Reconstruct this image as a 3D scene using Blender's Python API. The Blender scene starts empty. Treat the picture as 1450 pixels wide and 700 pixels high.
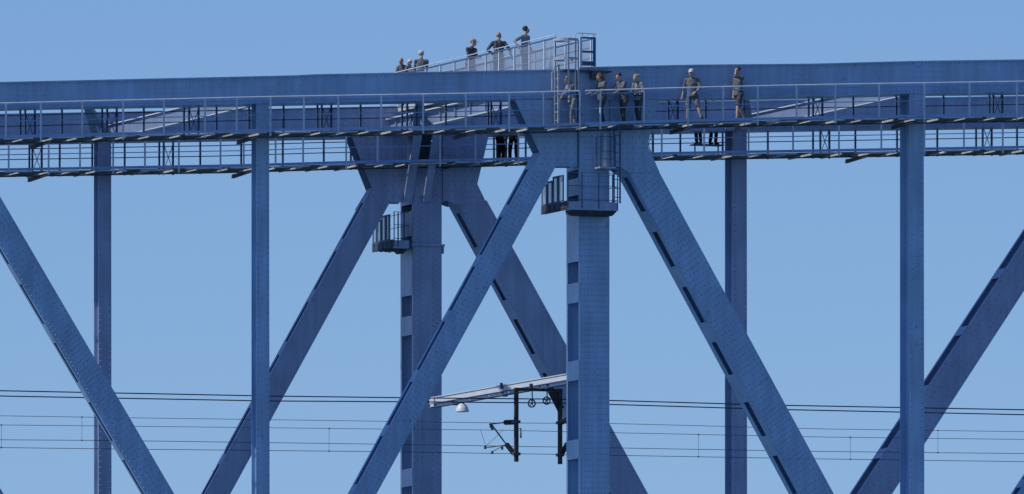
import bpy, math, random
from mathutils import Vector, Matrix, noise
random.seed(7)
sc = bpy.context.scene
COL = sc.collection
R = math.radians

# ---------------------------------------------------------------- camera
# bridge axis = X, across the bridge = +Y (away from the camera), deck at the near main post = z 0
AZ, PITCH, FPX, DIST = R(20.1), math.atan(0.0753), 25200.0, 600.0
rv = Vector((math.cos(AZ), -math.sin(AZ), 0))
fv = Vector((math.sin(AZ)*math.cos(PITCH), math.cos(AZ)*math.cos(PITCH), math.sin(PITCH)))
uv = Vector((-math.sin(AZ)*math.sin(PITCH), -math.cos(AZ)*math.sin(PITCH), math.cos(PITCH)))
def ray(px, py): return fv + rv*((px-725)/FPX) - uv*((py-350)/FPX)
CAM = -DIST*ray(833, 182)
def U(px, py, Y):                       # point of the plane y = Y seen at a photo pixel
    d = ray(px, py); return CAM + d*((Y-CAM.y)/d.y)
def UX(px, py, X):                      # point of the plane x = X seen at a photo pixel
    d = ray(px, py); return CAM + d*((X-CAM.x)/d.x)
cd = bpy.data.cameras.new('camera'); cam = bpy.data.objects.new('camera', cd); COL.objects.link(cam)
cam.matrix_world = Matrix(((rv.x, uv.x, -fv.x, CAM.x), (rv.y, uv.y, -fv.y, CAM.y), (rv.z, uv.z, -fv.z, CAM.z), (0, 0, 0, 1)))
cd.sensor_fit = 'HORIZONTAL'; cd.sensor_width = 36; cd.lens = FPX/1450*36
cd.clip_start = 5; cd.clip_end = 60000
sc.camera = cam

# ---------------------------------------------------------------- sky and sun
SUN_EL, SUN_B = R(46), R(.6)
to_sun = Vector((-math.cos(SUN_EL)*math.cos(SUN_B), math.cos(SUN_EL)*math.sin(SUN_B), math.sin(SUN_EL)))
w = bpy.data.worlds.new('World'); sc.world = w; w.use_nodes = True
nt = w.node_tree; nt.nodes.clear()
sky = nt.nodes.new('ShaderNodeTexSky'); sky.sky_type = 'NISHITA'; sky.sun_disc = False
sky.sun_elevation = SUN_EL; sky.sun_rotation = math.atan2(to_sun.x, to_sun.y)
sky.altitude = 1500; sky.air_density = 1.0; sky.dust_density = 0.0; sky.ozone_density = 4.0
bg = nt.nodes.new('ShaderNodeBackground'); bg.inputs[1].default_value = 0.085
out = nt.nodes.new('ShaderNodeOutputWorld')
tint = nt.nodes.new('ShaderNodeMix'); tint.data_type = 'RGBA'; tint.blend_type = 'MULTIPLY'; tint.inputs[0].default_value = 1
tint.inputs[7].default_value = (.75, .90, 1.20, 1)
nt.links.new(sky.outputs[0], tint.inputs[6]); nt.links.new(tint.outputs[2], bg.inputs[0]); nt.links.new(bg.outputs[0], out.inputs[0])
sl = bpy.data.lights.new('sun', 'SUN'); sl.energy = 3.0; sl.angle = R(0.53); sl.color = (1, 0.95, 0.88)
so = bpy.data.objects.new('sun', sl); COL.objects.link(so)
so.rotation_euler = to_sun.to_track_quat('Z', 'Y').to_euler(); so.location = (-50, 0, 60)
sc.view_settings.view_transform = 'Standard'; sc.view_settings.look = 'None'
sc.view_settings.gamma = 1; sc.view_settings.exposure = 0; sc.view_settings.use_curve_mapping = False

# ---------------------------------------------------------------- materials
def mat(name, c, rough=0.55, metal=0.0, var=0.12, scale=1.2, bump=0.0, streak=0.0, dirt=None, bscale=40, spec=0.4):
    m = bpy.data.materials.new(name); m.use_nodes = True
    n = m.node_tree.nodes; l = m.node_tree.links; b = n['Principled BSDF']
    b.inputs['Roughness'].default_value = rough; b.inputs['Metallic'].default_value = metal
    b.inputs['Specular IOR Level'].default_value = spec
    geo = n.new('ShaderNodeNewGeometry')
    nz = n.new('ShaderNodeTexNoise'); nz.inputs['Scale'].default_value = scale; nz.inputs['Detail'].default_value = 6
    l.new(geo.outputs['Position'], nz.inputs['Vector'])
    rp = n.new('ShaderNodeValToRGB'); rp.color_ramp.elements[0].position = .3; rp.color_ramp.elements[1].position = .7
    rp.color_ramp.elements[0].color = [x*(1-var) for x in c]+[1]; rp.color_ramp.elements[1].color = [min(1, x*(1+var)) for x in c]+[1]
    l.new(nz.outputs[0], rp.inputs[0]); last = rp.outputs[0]
    if streak:
        mp = n.new('ShaderNodeMapping'); mp.inputs['Scale'].default_value = (3.2, 3.2, .22)
        l.new(geo.outputs['Position'], mp.inputs[0])
        n2 = n.new('ShaderNodeTexNoise'); n2.inputs['Scale'].default_value = 1.5; n2.inputs['Detail'].default_value = 5
        l.new(mp.outputs[0], n2.inputs['Vector'])
        r2 = n.new('ShaderNodeValToRGB'); r2.color_ramp.elements[0].position = .35; r2.color_ramp.elements[1].position = .62
        r2.color_ramp.elements[0].color = (1-streak, 1-streak, 1-streak*.9, 1); r2.color_ramp.elements[1].color = (1, 1, 1, 1)
        l.new(n2.outputs[0], r2.inputs[0])
        mx = n.new('ShaderNodeMix'); mx.data_type = 'RGBA'; mx.blend_type = 'MULTIPLY'; mx.inputs[0].default_value = 1
        l.new(last, mx.inputs[6]); l.new(r2.outputs[0], mx.inputs[7]); last = mx.outputs[2]
    if dirt:
        n3 = n.new('ShaderNodeTexNoise'); n3.inputs['Scale'].default_value = dirt[1]; n3.inputs['Detail'].default_value = 8; n3.inputs['Roughness'].default_value = .7
        l.new(geo.outputs['Position'], n3.inputs['Vector'])
        r3 = n.new('ShaderNodeValToRGB'); r3.color_ramp.elements[0].position = dirt[2]; r3.color_ramp.elements[1].position = dirt[2]+.1
        r3.color_ramp.elements[0].color = (0, 0, 0, 1); r3.color_ramp.elements[1].color = (1, 1, 1, 1)
        l.new(n3.outputs[0], r3.inputs[0])
        mx = n.new('ShaderNodeMix'); mx.data_type = 'RGBA'
        l.new(r3.outputs[0], mx.inputs[0]); l.new(last, mx.inputs[6]); mx.inputs[7].default_value = list(dirt[0])+[1]; last = mx.outputs[2]
    l.new(last, b.inputs['Base Color'])
    if bump:
        n4 = n.new('ShaderNodeTexNoise'); n4.inputs['Scale'].default_value = bscale; n4.inputs['Detail'].default_value = 4
        l.new(geo.outputs['Position'], n4.inputs['Vector'])
        bp = n.new('ShaderNodeBump'); bp.inputs['Strength'].default_value = bump; bp.inputs['Distance'].default_value = .02
        l.new(n4.outputs[0], bp.inputs['Height']); l.new(bp.outputs[0], b.inputs['Normal'])
    return m
PAINT = mat('blue_grey_paint', (.35, .53, .76), .38, spec=.95, var=.15, scale=.7, bump=.25, streak=.16, dirt=((.16, .19, .26), 2.6, .62), bscale=6)
PAINT2 = mat('greyer_blue_paint', (.35, .43, .62), .42, spec=.9, var=.15, scale=.7, bump=.25, streak=.18, dirt=((.16, .20, .29), 2.4, .64), bscale=6)  # greyer, less saturated blue than the other steel paint
RAILM = mat('rail_paint', (.62, .69, .78), .5, var=.12, scale=3)
TOEM = mat('toe_board_paint', (.28, .44, .74), .4, spec=.9, var=.12, scale=2, dirt=((.10, .13, .2), 4, .66))
GALV = mat('galvanised_steel', (.50, .53, .56), .5, .15, var=.2, scale=4)
GRATE = mat('weathered_grating', (.20, .20, .20), .7, .1, var=.4, scale=5)
TIMB = mat('dark_bracket_paint', (.09, .10, .13), .7, var=.3, scale=4)
BEAM = mat('pale_grey_paint', (.62, .66, .72), .5, var=.06, scale=1.5, streak=.05)
STAIN_SHADE = mat('stained_and_shade_paint', (.045, .055, .075), .8, var=.4, scale=4)  # dirty dark paint, also the painted shade in the portal opening
RUST = mat('brown_rusted_steel', (.075, .065, .06), .75, var=.35, scale=6)
INSUL = mat('dark_brown_insulator', (.05, .04, .045), .35, var=.2, scale=9)
WIRE = mat('wire_metal', (.06, .08, .14), .6, var=.1)
CABLE = mat('black_blue_cable', (.02, .03, .08), .6, var=.1)
LAMPW = mat('white_enamel', (.72, .73, .75), .35, var=.04)
YEL = mat('yellow_plastic', (.6, .48, .2), .5)
def fabric(name, c, var=.25): return mat(name, c, .85, var=var, scale=7, bump=.5, bscale=22, spec=.15)
SKIN = mat('skin', (.56, .37, .29), .5, var=.08, scale=9)
SKIN2 = mat('tanned_skin', (.46, .28, .21), .5, var=.08, scale=9)
GREY = fabric('grey_boiler_suit', (.16, .165, .18)); DGREY = fabric('dark_grey_cloth', (.09, .095, .11))
BLACK = fabric('black_cloth', (.03, .03, .036)); LGREY = fabric('light_grey_cloth', (.26, .27, .30))
WHITEC = fabric('white_cloth', (.68, .68, .66), .06)
BLOND = mat('blond_hair', (.42, .30, .16), .6, var=.3, scale=30); BROWN = mat('brown_hair', (.06, .035, .022), .6, var=.3, scale=30)
REDH = mat('auburn_hair', (.17, .08, .045), .6, var=.3, scale=30); GREYH = mat('grey_hair', (.35, .34, .33), .6, var=.2, scale=30)
EYE = mat('eye_dark', (.02, .02, .02), .2)
RIV = mat('shaded_rivet_heads', (.26, .40, .60), .5, var=.3, scale=9, spec=.6); RIV2 = mat('shaded_rivet_heads_greyer', (.28, .345, .50), .5, var=.3, scale=9, spec=.6)  # darker than the plates: rivet shading put into the head colour
def glassy(name, c, a):
    m = bpy.data.materials.new(name); m.use_nodes = True; n = m.node_tree.nodes; l = m.node_tree.links
    b = n['Principled BSDF']; b.inputs['Roughness'].default_value = .25; b.inputs['Alpha'].default_value = a
    nz = n.new('ShaderNodeTexNoise'); nz.inputs['Scale'].default_value = 3
    geo = n.new('ShaderNodeNewGeometry'); l.new(geo.outputs['Position'], nz.inputs['Vector'])
    rp = n.new('ShaderNodeValToRGB'); rp.color_ramp.elements[0].color = [x*.8 for x in c]+[1]; rp.color_ramp.elements[1].color = list(c)+[1]
    l.new(nz.outputs[0], rp.inputs[0]); l.new(rp.outputs[0], b.inputs['Base Color']); return m
PANEL = glassy('clear_plastic_panel', (.34, .40, .50), .34)
MESH = glassy('greenish_screen', (.30, .42, .46), .45)

# ---------------------------------------------------------------- mesh helpers
WO = {}                                                 # world origin of every thing
class MB:
    def __init__(s): s.v = []; s.f = []; s.mi = []; s.cur = 0
    def add(s, vs, fs):
        o = len(s.v); s.v += [Vector(v) for v in vs]; s.f += [[i+o for i in f] for f in fs]; s.mi += [s.cur]*len(fs)
    def box(s, a, b):
        x0, y0, z0 = [min(p, q) for p, q in zip(a, b)]; x1, y1, z1 = [max(p, q) for p, q in zip(a, b)]
        s.add([(x0,y0,z0),(x1,y0,z0),(x1,y1,z0),(x0,y1,z0),(x0,y0,z1),(x1,y0,z1),(x1,y1,z1),(x0,y1,z1)],
              [(0,3,2,1),(4,5,6,7),(0,1,5,4),(1,2,6,5),(2,3,7,6),(3,0,4,7)])
    def prism(s, poly, y0, y1):                        # poly of (x, z)
        n = len(poly); ar = sum(poly[i][0]*poly[(i+1)%n][1]-poly[(i+1)%n][0]*poly[i][1] for i in range(n))
        if ar < 0: poly = poly[::-1]
        s.add([(p[0], y0, p[1]) for p in poly]+[(p[0], y1, p[1]) for p in poly],
              [list(range(n)), list(range(2*n-1, n-1, -1))]+[[i+n, (i+1)%n+n, (i+1)%n, i] for i in range(n)])
    def hexa(s, p):                                    # 8 points: bottom ring 0-3, top ring 4-7
        s.add(p, [(0,3,2,1),(4,5,6,7),(0,1,5,4),(1,2,6,5),(2,3,7,6),(3,0,4,7)])
    def bar(s, a, b, w, h, up=(0, 0, 1)):
        a = Vector(a); b = Vector(b); d = (b-a).normalized(); up = Vector(up)
        if abs(d.dot(up)) > .98: up = Vector((1, 0, 0))
        sd = d.cross(up).normalized()*(w/2); u = sd.cross(d).normalized()*(h/2)
        s.hexa([a-sd-u, a+sd-u, b+sd-u, b-sd-u, a-sd+u, a+sd+u, b+sd+u, b-sd+u])
    def tube(s, pts, r, n=8, r1=None):
        pts = [Vector(p) for p in pts]; k = len(pts); o = len(s.v); vs = []; fs = []
        for i, p in enumerate(pts):
            d = (pts[min(i+1, k-1)]-pts[max(i-1, 0)]).normalized()
            u = Vector((0, 0, 1)) if abs(d.z) < .95 else Vector((1, 0, 0))
            a = d.cross(u).normalized(); b = d.cross(a).normalized()
            rr = r if r1 is None else r+(r1-r)*i/(k-1)
            vs += [p+a*rr*math.cos(t*2*math.pi/n)+b*rr*math.sin(t*2*math.pi/n) for t in range(n)]
        for i in range(k-1):
            for t in range(n): fs.append([i*n+t, i*n+(t+1)%n, (i+1)*n+(t+1)%n, (i+1)*n+t])
        fs += [list(range(n-1, -1, -1)), [(k-1)*n+t for t in range(n)]]
        s.add(vs, fs)
    def ell(s, c, r, M=None, n=14, m=10):
        c = Vector(c); vs = []; fs = []
        for i in range(1, m):
            a = math.pi*i/m
            for j in range(n):
                t = 2*math.pi*j/n
                p = Vector((r[0]*math.sin(a)*math.cos(t), r[1]*math.sin(a)*math.sin(t), r[2]*math.cos(a)))
                vs.append(c+(M@p if M else p))
        top = c+(M@Vector((0,0,r[2])) if M else Vector((0,0,r[2]))); bot = c-(M@Vector((0,0,r[2])) if M else Vector((0,0,r[2])))
        k = len(vs); vs += [top, bot]
        for j in range(n):
            fs.append([k, j, (j+1)%n]); fs.append([k+1, (m-2)*n+(j+1)%n, (m-2)*n+j])
        for i in range(m-2):
            for j in range(n): fs.append([i*n+j, (i+1)*n+j, (i+1)*n+(j+1)%n, i*n+(j+1)%n])
        s.add(vs, fs)
    def cone(s, a, b, ra, rb, n=12):                   # rounded tapered limb
        a = Vector(a); b = Vector(b); d = (b-a).normalized(); L = (b-a).length
        pts = [(-.86*ra, .5*ra), (-.5*ra, .86*ra), (0, ra), (L*.5, (ra+rb)/2), (L, rb), (L+.5*rb, .86*rb), (L+.86*rb, .5*rb)]
        u = Vector((0, 0, 1)) if abs(d.z) < .9 else Vector((1, 0, 0))
        x = d.cross(u).normalized(); y = d.cross(x).normalized(); vs = []; fs = []
        for (t, r) in pts: vs += [a+d*t+x*r*math.cos(q*2*math.pi/n)+y*r*math.sin(q*2*math.pi/n) for q in range(n)]
        for i in range(len(pts)-1):
            for q in range(n): fs.append([i*n+q, i*n+(q+1)%n, (i+1)*n+(q+1)%n, (i+1)*n+q])
        k = (len(pts)-1)*n
        fs += [list(range(n-1, -1, -1)), [k+q for q in range(n)]]; s.add(vs, fs)
    def flat(s, a, b, ra, rb, n=12, sx=1, sy=1):       # tapered limb with flat ends (cuffs, hems)
        s.tube([a, (Vector(a)+Vector(b))/2, b], ra, n, rb)
    def rivets(s, pts, y, r=.028, h=.016):
        s.cur = 1
        for x, z in pts:
            vs = [(x+r*math.cos(t*math.pi/3), y, z+r*math.sin(t*math.pi/3)) for t in range(6)]
            vs += [(x+.62*r*math.cos(t*math.pi/3), y-h*.8, z+.62*r*math.sin(t*math.pi/3)) for t in range(6)]+[(x, y-h, z)]
            s.add(vs, [[t, (t+1)%6, 6+(t+1)%6, 6+t] for t in range(6)]+[[6+t, 6+(t+1)%6, 12] for t in range(6)])
        s.cur = 0
    def rivets_x(s, pts, x, r=.028, h=.014):           # on a face that looks to -X; pts of (y, z)
        for y, z in pts:
            vs = [(x, y+r*math.cos(t*math.pi/3), z+r*math.sin(t*math.pi/3)) for t in range(6)]+[(x-h, y, z)]
            s.add(vs, [[(t+1)%6, t, 6] for t in range(6)])
    def build(s, name, m, parent=None, smooth=False, origin=None):
        wo = WO.get(parent.name, Vector()) if parent else (Vector(origin) if origin else Vector())
        me = bpy.data.meshes.new(name); me.from_pydata([v-wo for v in s.v], [], s.f)
        for mm in (m if isinstance(m, (list, tuple)) else [m]): me.materials.append(mm)
        if isinstance(m, (list, tuple)): me.polygons.foreach_set('material_index', s.mi)
        if smooth: me.polygons.foreach_set('use_smooth', [True]*len(me.polygons))
        me.update(); o = bpy.data.objects.new(name, me); COL.objects.link(o)
        if parent: o.parent = parent
        elif origin: o.location = wo
        WO[o.name] = wo; return o
def thing(name, label, cat, loc, group=None, rz=0):
    o = bpy.data.objects.new(name, None); COL.objects.link(o); o.location = loc; o.rotation_euler = (0, 0, rz)
    o.empty_display_size = .3; WO[o.name] = Vector(loc); o['label'] = label; o['category'] = cat
    if group: o['group'] = group
    return o
def tag(o, label, cat, group=None):
    o['label'] = label; o['category'] = cat
    if group: o['group'] = group
    return o
def lerp(a, b, t): return a+(b-a)*t
def curve(px_pts, Y):                                  # z as a function of X through photo points on plane Y
    P = [U(px, py, Y) for px, py in px_pts]
    def f(x):
        for i in range(len(P)-1):
            if x <= P[i+1].x or i == len(P)-2:
                return lerp(P[i].z, P[i+1].z, (x-P[i].x)/(P[i+1].x-P[i].x))
    return f
def xat(px, Y, py=300): return U(px, py, Y).x

# ---------------------------------------------------------------- water far below
wm = mat('sea_water', (.05, .12, .18), .12, var=.3, scale=.02, bump=.6, bscale=.6)
b = MB(); b.add([(-20000,-20000,-62),(20000,-20000,-62),(20000,20000,-62),(-20000,20000,-62)], [(0,1,2,3)])
o = b.build('water', wm); o['kind'] = 'structure'

# ---------------------------------------------------------------- truss members
def grid_rivets(TL, TR, BR, BL, cols, pitch, skip=.0):
    L = ((TL-BL).length+(TR-BR).length)/2; n = int(L/pitch); pts = []
    for i in range(n):
        for k, c in enumerate(cols):
            t = (i+.5+(.5 if k % 2 else 0))/n
            if t > 1: continue
            a = TL.lerp(BL, t); b_ = TR.lerp(BR, t); p = a.lerp(b_, c); pts.append((p.x, p.y))
    return pts
def pair(m): return [m, RIV if m is PAINT else RIV2]
def member(name, parent, m, quad, yf, d, slots=None, t=.03, fl=.13, web=None, bulge=0, openr=False, cols=(.07, .93), pitch=.16, rec=.13, splice=(), label=None, rr=.028):
    P = [U(px, py, yf) for px, py in quad]; TL, TR, BR, BL = [Vector((p.x, p.z)) for p in P]
    b = MB(); Q = [TL, TR, BR, BL]
    if bulge:                                         # slightly bowed front plate
        n_ = 10; u_ = [i/n_ for i in range(n_+1)]; yb_ = lambda u: yf-bulge*(1-(2*u-1)**2)
        vs_ = []
        for u in u_:
            a_, c_ = TL.lerp(TR, u), BL.lerp(BR, u); vs_ += [(a_.x, yb_(u), a_.y), (c_.x, yb_(u), c_.y), (a_.x, yf+t, a_.y), (c_.x, yf+t, c_.y)]
        fs_ = []
        for i in range(n_):
            k = i*4; fs_ += [(k, k+1, k+5, k+4), (k+2, k+6, k+7, k+3), (k, k+4, k+6, k+2), (k+1, k+3, k+7, k+5)]
        k = n_*4; fs_ += [(0, 2, 3, 1), (k, k+1, k+3, k+2)]; b.add(vs_, fs_)
    else: b.prism(Q, yf, yf+t)
    b.prism(Q, yf+d-t, yf+d)
    pyT, pyB = quad[0][1], quad[3][1]
    bat = []
    for (A, B, C, D) in ((TL, BL, TR, BR), (TR, BR, TL, BL)):
        n0 = (C-A).normalized(); 
        def strip(t0, t1, o0, o1, y0, y1, mb):
            a = A.lerp(B, t0); c = A.lerp(B, t1)
            mb.prism([a+n0*o0, c+n0*o0, c+n0*o1, a+n0*o1], y0, y1)
        if web:
            strip(0, 1, rec, rec+.025, yf+t, yf+d-t, b)
        else:
            strip(0, 1, 0, .025, yf+t, yf+t+fl, b); strip(0, 1, 0, .025, yf+d-t-fl, yf+d-t, b)
            cur = 0; iv = []
            for s0, s1 in ((slots or []) if (A is TL or openr) else []):
                u0, u1 = (s0-pyT)/(pyB-pyT), (s1-pyT)/(pyB-pyT)
                if u0 > cur+1e-4: iv.append((cur, u0))
                cur = u1
            if cur < 1: iv.append((cur, 1))
            for u0, u1 in iv:
                if A is TL: 
                    q = MB(); strip(u0, u1, -.014, -.002, yf+t+.02, yf+d-t-.02, q)
                    a = A.lerp(B, u0); c = A.lerp(B, u1); bat.append(q)
                else: strip(u0, u1, -.014, -.002, yf+t+.02, yf+d-t-.02, b)
    for s0, s1 in splice:                             # a slightly proud cover plate
        u0, u1 = (s0-pyT)/(pyB-pyT), (s1-pyT)/(pyB-pyT)
        b.prism([TL.lerp(BL, u0).lerp(TR.lerp(BR, u0), .03), TL.lerp(BL, u0).lerp(TR.lerp(BR, u0), .97),
                 TL.lerp(BL, u1).lerp(TR.lerp(BR, u1), .97), TL.lerp(BL, u1).lerp(TR.lerp(BR, u1), .03)], yf-.012, yf-.001)
    if cols:
        pts = grid_rivets(TL, TR, BR, BL, cols, pitch)
        if bulge:
            for c_ in cols: b.rivets(grid_rivets(TL, TR, BR, BL, (c_,), pitch), yb_(c_)-.001, rr*.9, .016)
        else: b.rivets(pts, yf, rr, .018)
    for s0, s1 in splice:
        u0, u1 = (s0-pyT)/(pyB-pyT), (s1-pyT)/(pyB-pyT)
        pts = grid_rivets(TL.lerp(BL, u0), TR.lerp(BR, u0), TR.lerp(BR, u1), TL.lerp(BL, u1), (.1, .22, .34, .46, .58, .7, .82), .15)
        b.rivets(pts, yf-.012, rr, .018)
    o = b.build(name, pair(m), parent)
    if label: o['label'] = label
    for q in bat: q.build('batten_plate', m, o)
    return o
def chord(parent, m, top, bot, yf, d, cols=True):
    b = MB(); xs = sorted(set([round(U(px, py, yf).x, 3) for px, py in top+bot])); ft = curve(top, yf); fb = curve(bot, yf)
    N = 26; x0, x1 = xs[0], xs[-1]; X = [x0+(x1-x0)*i/N for i in range(N+1)]
    poly = [(x, ft(x)-.05) for x in X]+[(x, fb(x)+.03) for x in X[::-1]]
    for y0 in (yf, yf+d-.03):
        for i in range(N):
            b.prism([(X[i], ft(X[i])-.05), (X[i+1], ft(X[i+1])-.05), (X[i+1], fb(X[i+1])+.03), (X[i], fb(X[i])+.03)], y0, y0+.03)
    for i in range(N):
        a, c = X[i], X[i+1]
        b.prism([(a, ft(a)), (c, ft(c)), (c, ft(c)-.05), (a, ft(a)-.05)], yf-.07, yf+d+.07)
        b.prism([(a, fb(a)+.03), (c, fb(c)+.03), (c, fb(c)), (a, fb(a))], yf-.05, yf+d+.05)
        b.prism([(a, ft(a)-.051), (c, ft(c)-.051), (c, ft(c)-.15), (a, ft(a)-.15)], yf-.015, yf-.001)
        b.prism([(a, fb(a)+.14), (c, fb(c)+.14), (c, fb(c)+.031), (a, fb(a)+.031)], yf-.015, yf-.001)
    for (x_, o_) in ((x0, 0), (x1-.02, 0)): b.box((x_, yf+.03, fb(x_)+.03), (x_+.02, yf+d-.03, ft(x_)-.05))
    pts = []; x = x0+.1
    while x < x1-.1:
        pts += [(x, ft(x)-.1), (x, fb(x)+.085)]
        if int(x*10) % 3 == 0: pts.append((x, ft(x)-.22))
        x += .15
    b.rivets(pts, yf-.015, .024, .016)
    x = x0+2.1; spl = []
    while x < x1-1.5:
        wd_ = random.uniform(.9, 1.6); a, c = x, x+wd_
        b.prism([(a, ft(a)-.16), (c, ft(c)-.16), (c, fb(c)+.15), (a, fb(a)+.15)], yf-.013, yf-.001); z = fb(x)+.22
        while z < ft(x)-.2:
            xx = a+.06
            while xx < c: spl.append((xx, z+(xx-a)*.05)); xx += .15
            z += .17
        x += random.uniform(4.5, 6.5)
    b.rivets(spl, yf-.013, .022, .014)
    return b.build('top_chord', pair(m), parent)
def gusset(parent, m, poly, yf, d, th=.03, dens=.24, label=None):
    P = [(p.x, p.z) for p in (U(px, py, yf) for px, py in poly)]
    b = MB(); b.prism(P, yf, yf+th); b.prism(P, yf+d-th, yf+d)
    xs = [p[0] for p in P]; zs = [p[1] for p in P]; pts = []
    def inside(x, z):
        c = False; n = len(P)
        for i in range(n):
            (xa, za), (xb, zb) = P[i], P[(i+1) % n]
            if (za > z) != (zb > z) and x < (xb-xa)*(z-za)/(zb-za)+xa: c = not c
        return c
    k = 0; z = min(zs)+.1
    while z < max(zs):
        x = min(xs)+.1+(dens/2 if k % 2 else 0)
        while x < max(xs):
            if all(inside(x+dx, z+dz) for dx, dz in ((.06, 0), (-.06, 0), (0, .06), (0, -.06))): pts.append((x, z))
            x += dens
        z += dens*.75; k += 1
    b.rivets(pts, yf)
    o = b.build('gusset_plate', pair(m), parent)
    return o

# NEAR TRUSS -----------------------------------------------------------------
YN = -.6
near = thing('bridge_truss', 'bluer of the two riveted steel trusses, standing in front of the other', 'bridge truss', (0, 0, -13), 'the two bridge trusses')
topL = [(-60, 118), (0, 116.5), (419, 107), (421, 106), (815, 98)]; botL = [(-60, 154.5), (0, 153), (340, 147.5), (600, 143), (815, 139)]
topR = [(820, 95.5), (975, 92), (1150, 90.5), (1300, 86.5), (1450, 84.5), (1520, 84)]; botR = [(820, 142), (930, 140.5), (1150, 136.5), (1300, 132.5), (1450, 131), (1520, 130)]
chord(near, PAINT, topL, botL, YN-.02, 1.24); chord(near, PAINT, topR, botR, YN-.02, 1.24)
C4 = (.06, .3, .7, .94)
MAIN_SLOTS = [(240, 252), (276, 286), (370, 400), (428, 510), (538, 622), (649, 720), (749, 800)]
member('truss_post', near, PAINT, [(821, 142), (863, 142), (863, 800), (821, 800)], YN-.03, 1.3, MAIN_SLOTS, bulge=.05, openr=True, cols=(.05, .16, .28, .4, .6, .72, .84, .95), pitch=.19, fl=.1)
member('truss_post', near, PAINT, [(363, 147), (381, 147), (382, 800), (363, 800)], YN, .5, web=True, cols=(.15, .85), pitch=.2)
member('truss_post', near, PAINT, [(1288, 133), (1308, 133), (1309, 800), (1288, 800)], YN, .9, web=True, cols=(.15, .85), pitch=.2, splice=((360, 395),), rec=.2)
dg = lambda l, r: [l[0], r[0], r[1], l[1]]
D1s = [(240, 290), (307, 361), (378, 440), (456, 524), (541, 602), (618, 686), (703, 770)]
def ext(p, q, y): t = (y-p[1])/(q[1]-p[1]); return (p[0]+(q[0]-p[0])*t, y)
def edge(p, q, y0, y1): return [ext(p, q, y0), ext(p, q, y1)]
l = edge((763, 216), (500, 700), 216, 790); r = edge((787, 236), (533, 700), 216, 790)
member('diagonal', near, PAINT, [l[0], r[0], r[1], l[1]], YN+.02, .62, D1s, cols=(.07, .25, .5, .75, .93), pitch=.17, splice=((222, 262), (560, 596)))
l = edge((888, 240), (1135, 700), 236, 790); r = edge((931.4, 240), (1181, 700), 236, 790)
member('diagonal', near, PAINT, [l[0], r[0], r[1], l[1]], YN+.02, 1.1, [(250, 298), (327, 376), (405, 455), (483, 529), (568, 616), (644, 698), (726, 780)], cols=(.06, .2, .35, .5, .65, .8, .94), pitch=.19, splice=((575, 650),), fl=.30)
l = edge((124, 560), (206, 700), 120, 790); r = edge((165, 560), (247, 700), 120, 790)
member('diagonal', near, PAINT, [l[0], r[0], r[1], l[1]], YN+.02, .42, [(265, 290), (345, 373), (402, 458), (485, 541), (569, 624), (651, 708), (735, 780)], cols=(.08, .3, .5, .7, .92), pitch=.2, splice=((455, 592),), fl=.09)
l = edge((1442, 700), (1510, 598), 560, 820); r = edge((1486, 700), (1554, 598), 560, 820)
member('diagonal', near, PAINT, [l[0], r[0], r[1], l[1]], YN+.02, .8, [(640, 678), (690, 740)], cols=(.07, .93))
gusset(near, PAINT, [(729, 141), (765, 218), (751, 243), (783, 243), (787, 236), (817, 236), (817, 141)], YN-.012, .7)
gusset(near, PAINT, [(864, 141), (932, 141), (925, 175), (917, 206), (934, 244), (890, 244), (878, 236), (864, 236)], YN-.012, 1.2)

# FAR TRUSS --------------------------------------------------------------------
YF = 15.9
far = thing('bridge_truss', 'greyer riveted steel truss, standing behind the bluer one', 'bridge truss', (0, 16.5, -13), 'the two bridge trusses')
chord(far, PAINT2, [(-60, 163), (0, 161.5), (340, 155.5), (500, 152), (720, 148), (1043, 143), (1450, 136), (1520, 135)],
      [(-60, 204), (0, 202.5), (350, 196.5), (600, 192.5), (930, 187), (1150, 183), (1450, 179), (1520, 178)], YF-.02, 1.24)
member('truss_post', far, PAINT2, [(585, 190), (625.5, 190), (625.5, 800), (585, 800)], YF-.03, 1.3, [(289, 299), (334, 352), (418, 447), (474, 555), (582, 663), (688, 760)], openr=True, cols=(.05, .16, .3, .7, .84, .95), pitch=.2, fl=.1)
member('truss_post', far, PAINT2, [(139.5, 199), (157.5, 199), (158, 800), (139.5, 800)], YF, .5, web=True, cols=(.15, .85), pitch=.2)
member('truss_post', far, PAINT2, [(1038, 184), (1057.5, 184), (1058, 800), (1038, 800)], YF, .8, web=True, cols=(.15, .85), pitch=.2, rec=.2)
l = edge((526, 270), (290, 700), 266, 790); r = edge((552, 287), (326, 700), 266, 790)
member('diagonal', far, PAINT2, [l[0], r[0], r[1], l[1]], YF+.02, .55, [(287, 338), (356, 410), (428, 484), (503, 560), (578, 643), (658, 720)], cols=(.08, .92), pitch=.2)
l = edge((680, 348), (762, 500), 284, 790); r = edge((731, 360), (803.6, 492), 261, 790)
member('diagonal', far, PAINT2, [l[0], ext((731, 360), (803.6, 492), 284), r[1], l[1]], YF+.02, .95, [(301, 349), (376, 424), (451, 500), (527, 577), (604, 652), (680, 730)], cols=(.08, .92), pitch=.2, fl=.26)
l = edge((1215, 700), (1386, 440), 250, 790); r = edge((1263, 700), (1432, 440), 250, 790)
member('diagonal', far, PAINT2, [l[0], r[0], r[1], l[1]], YF+.02, .95, [(300, 380), (394, 462), (475, 546), (560, 635), (649, 730)], cols=(.08, .3, .7, .92), pitch=.22, fl=.12)
l = edge((-39, 692), (-34, 700), 560, 790); r = edge((.5, 692), (5.5, 700), 560, 790)
member('diagonal', far, PAINT2, [l[0], r[0], r[1], l[1]], YF+.02, .5, [(600, 650)], cols=None)
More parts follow.
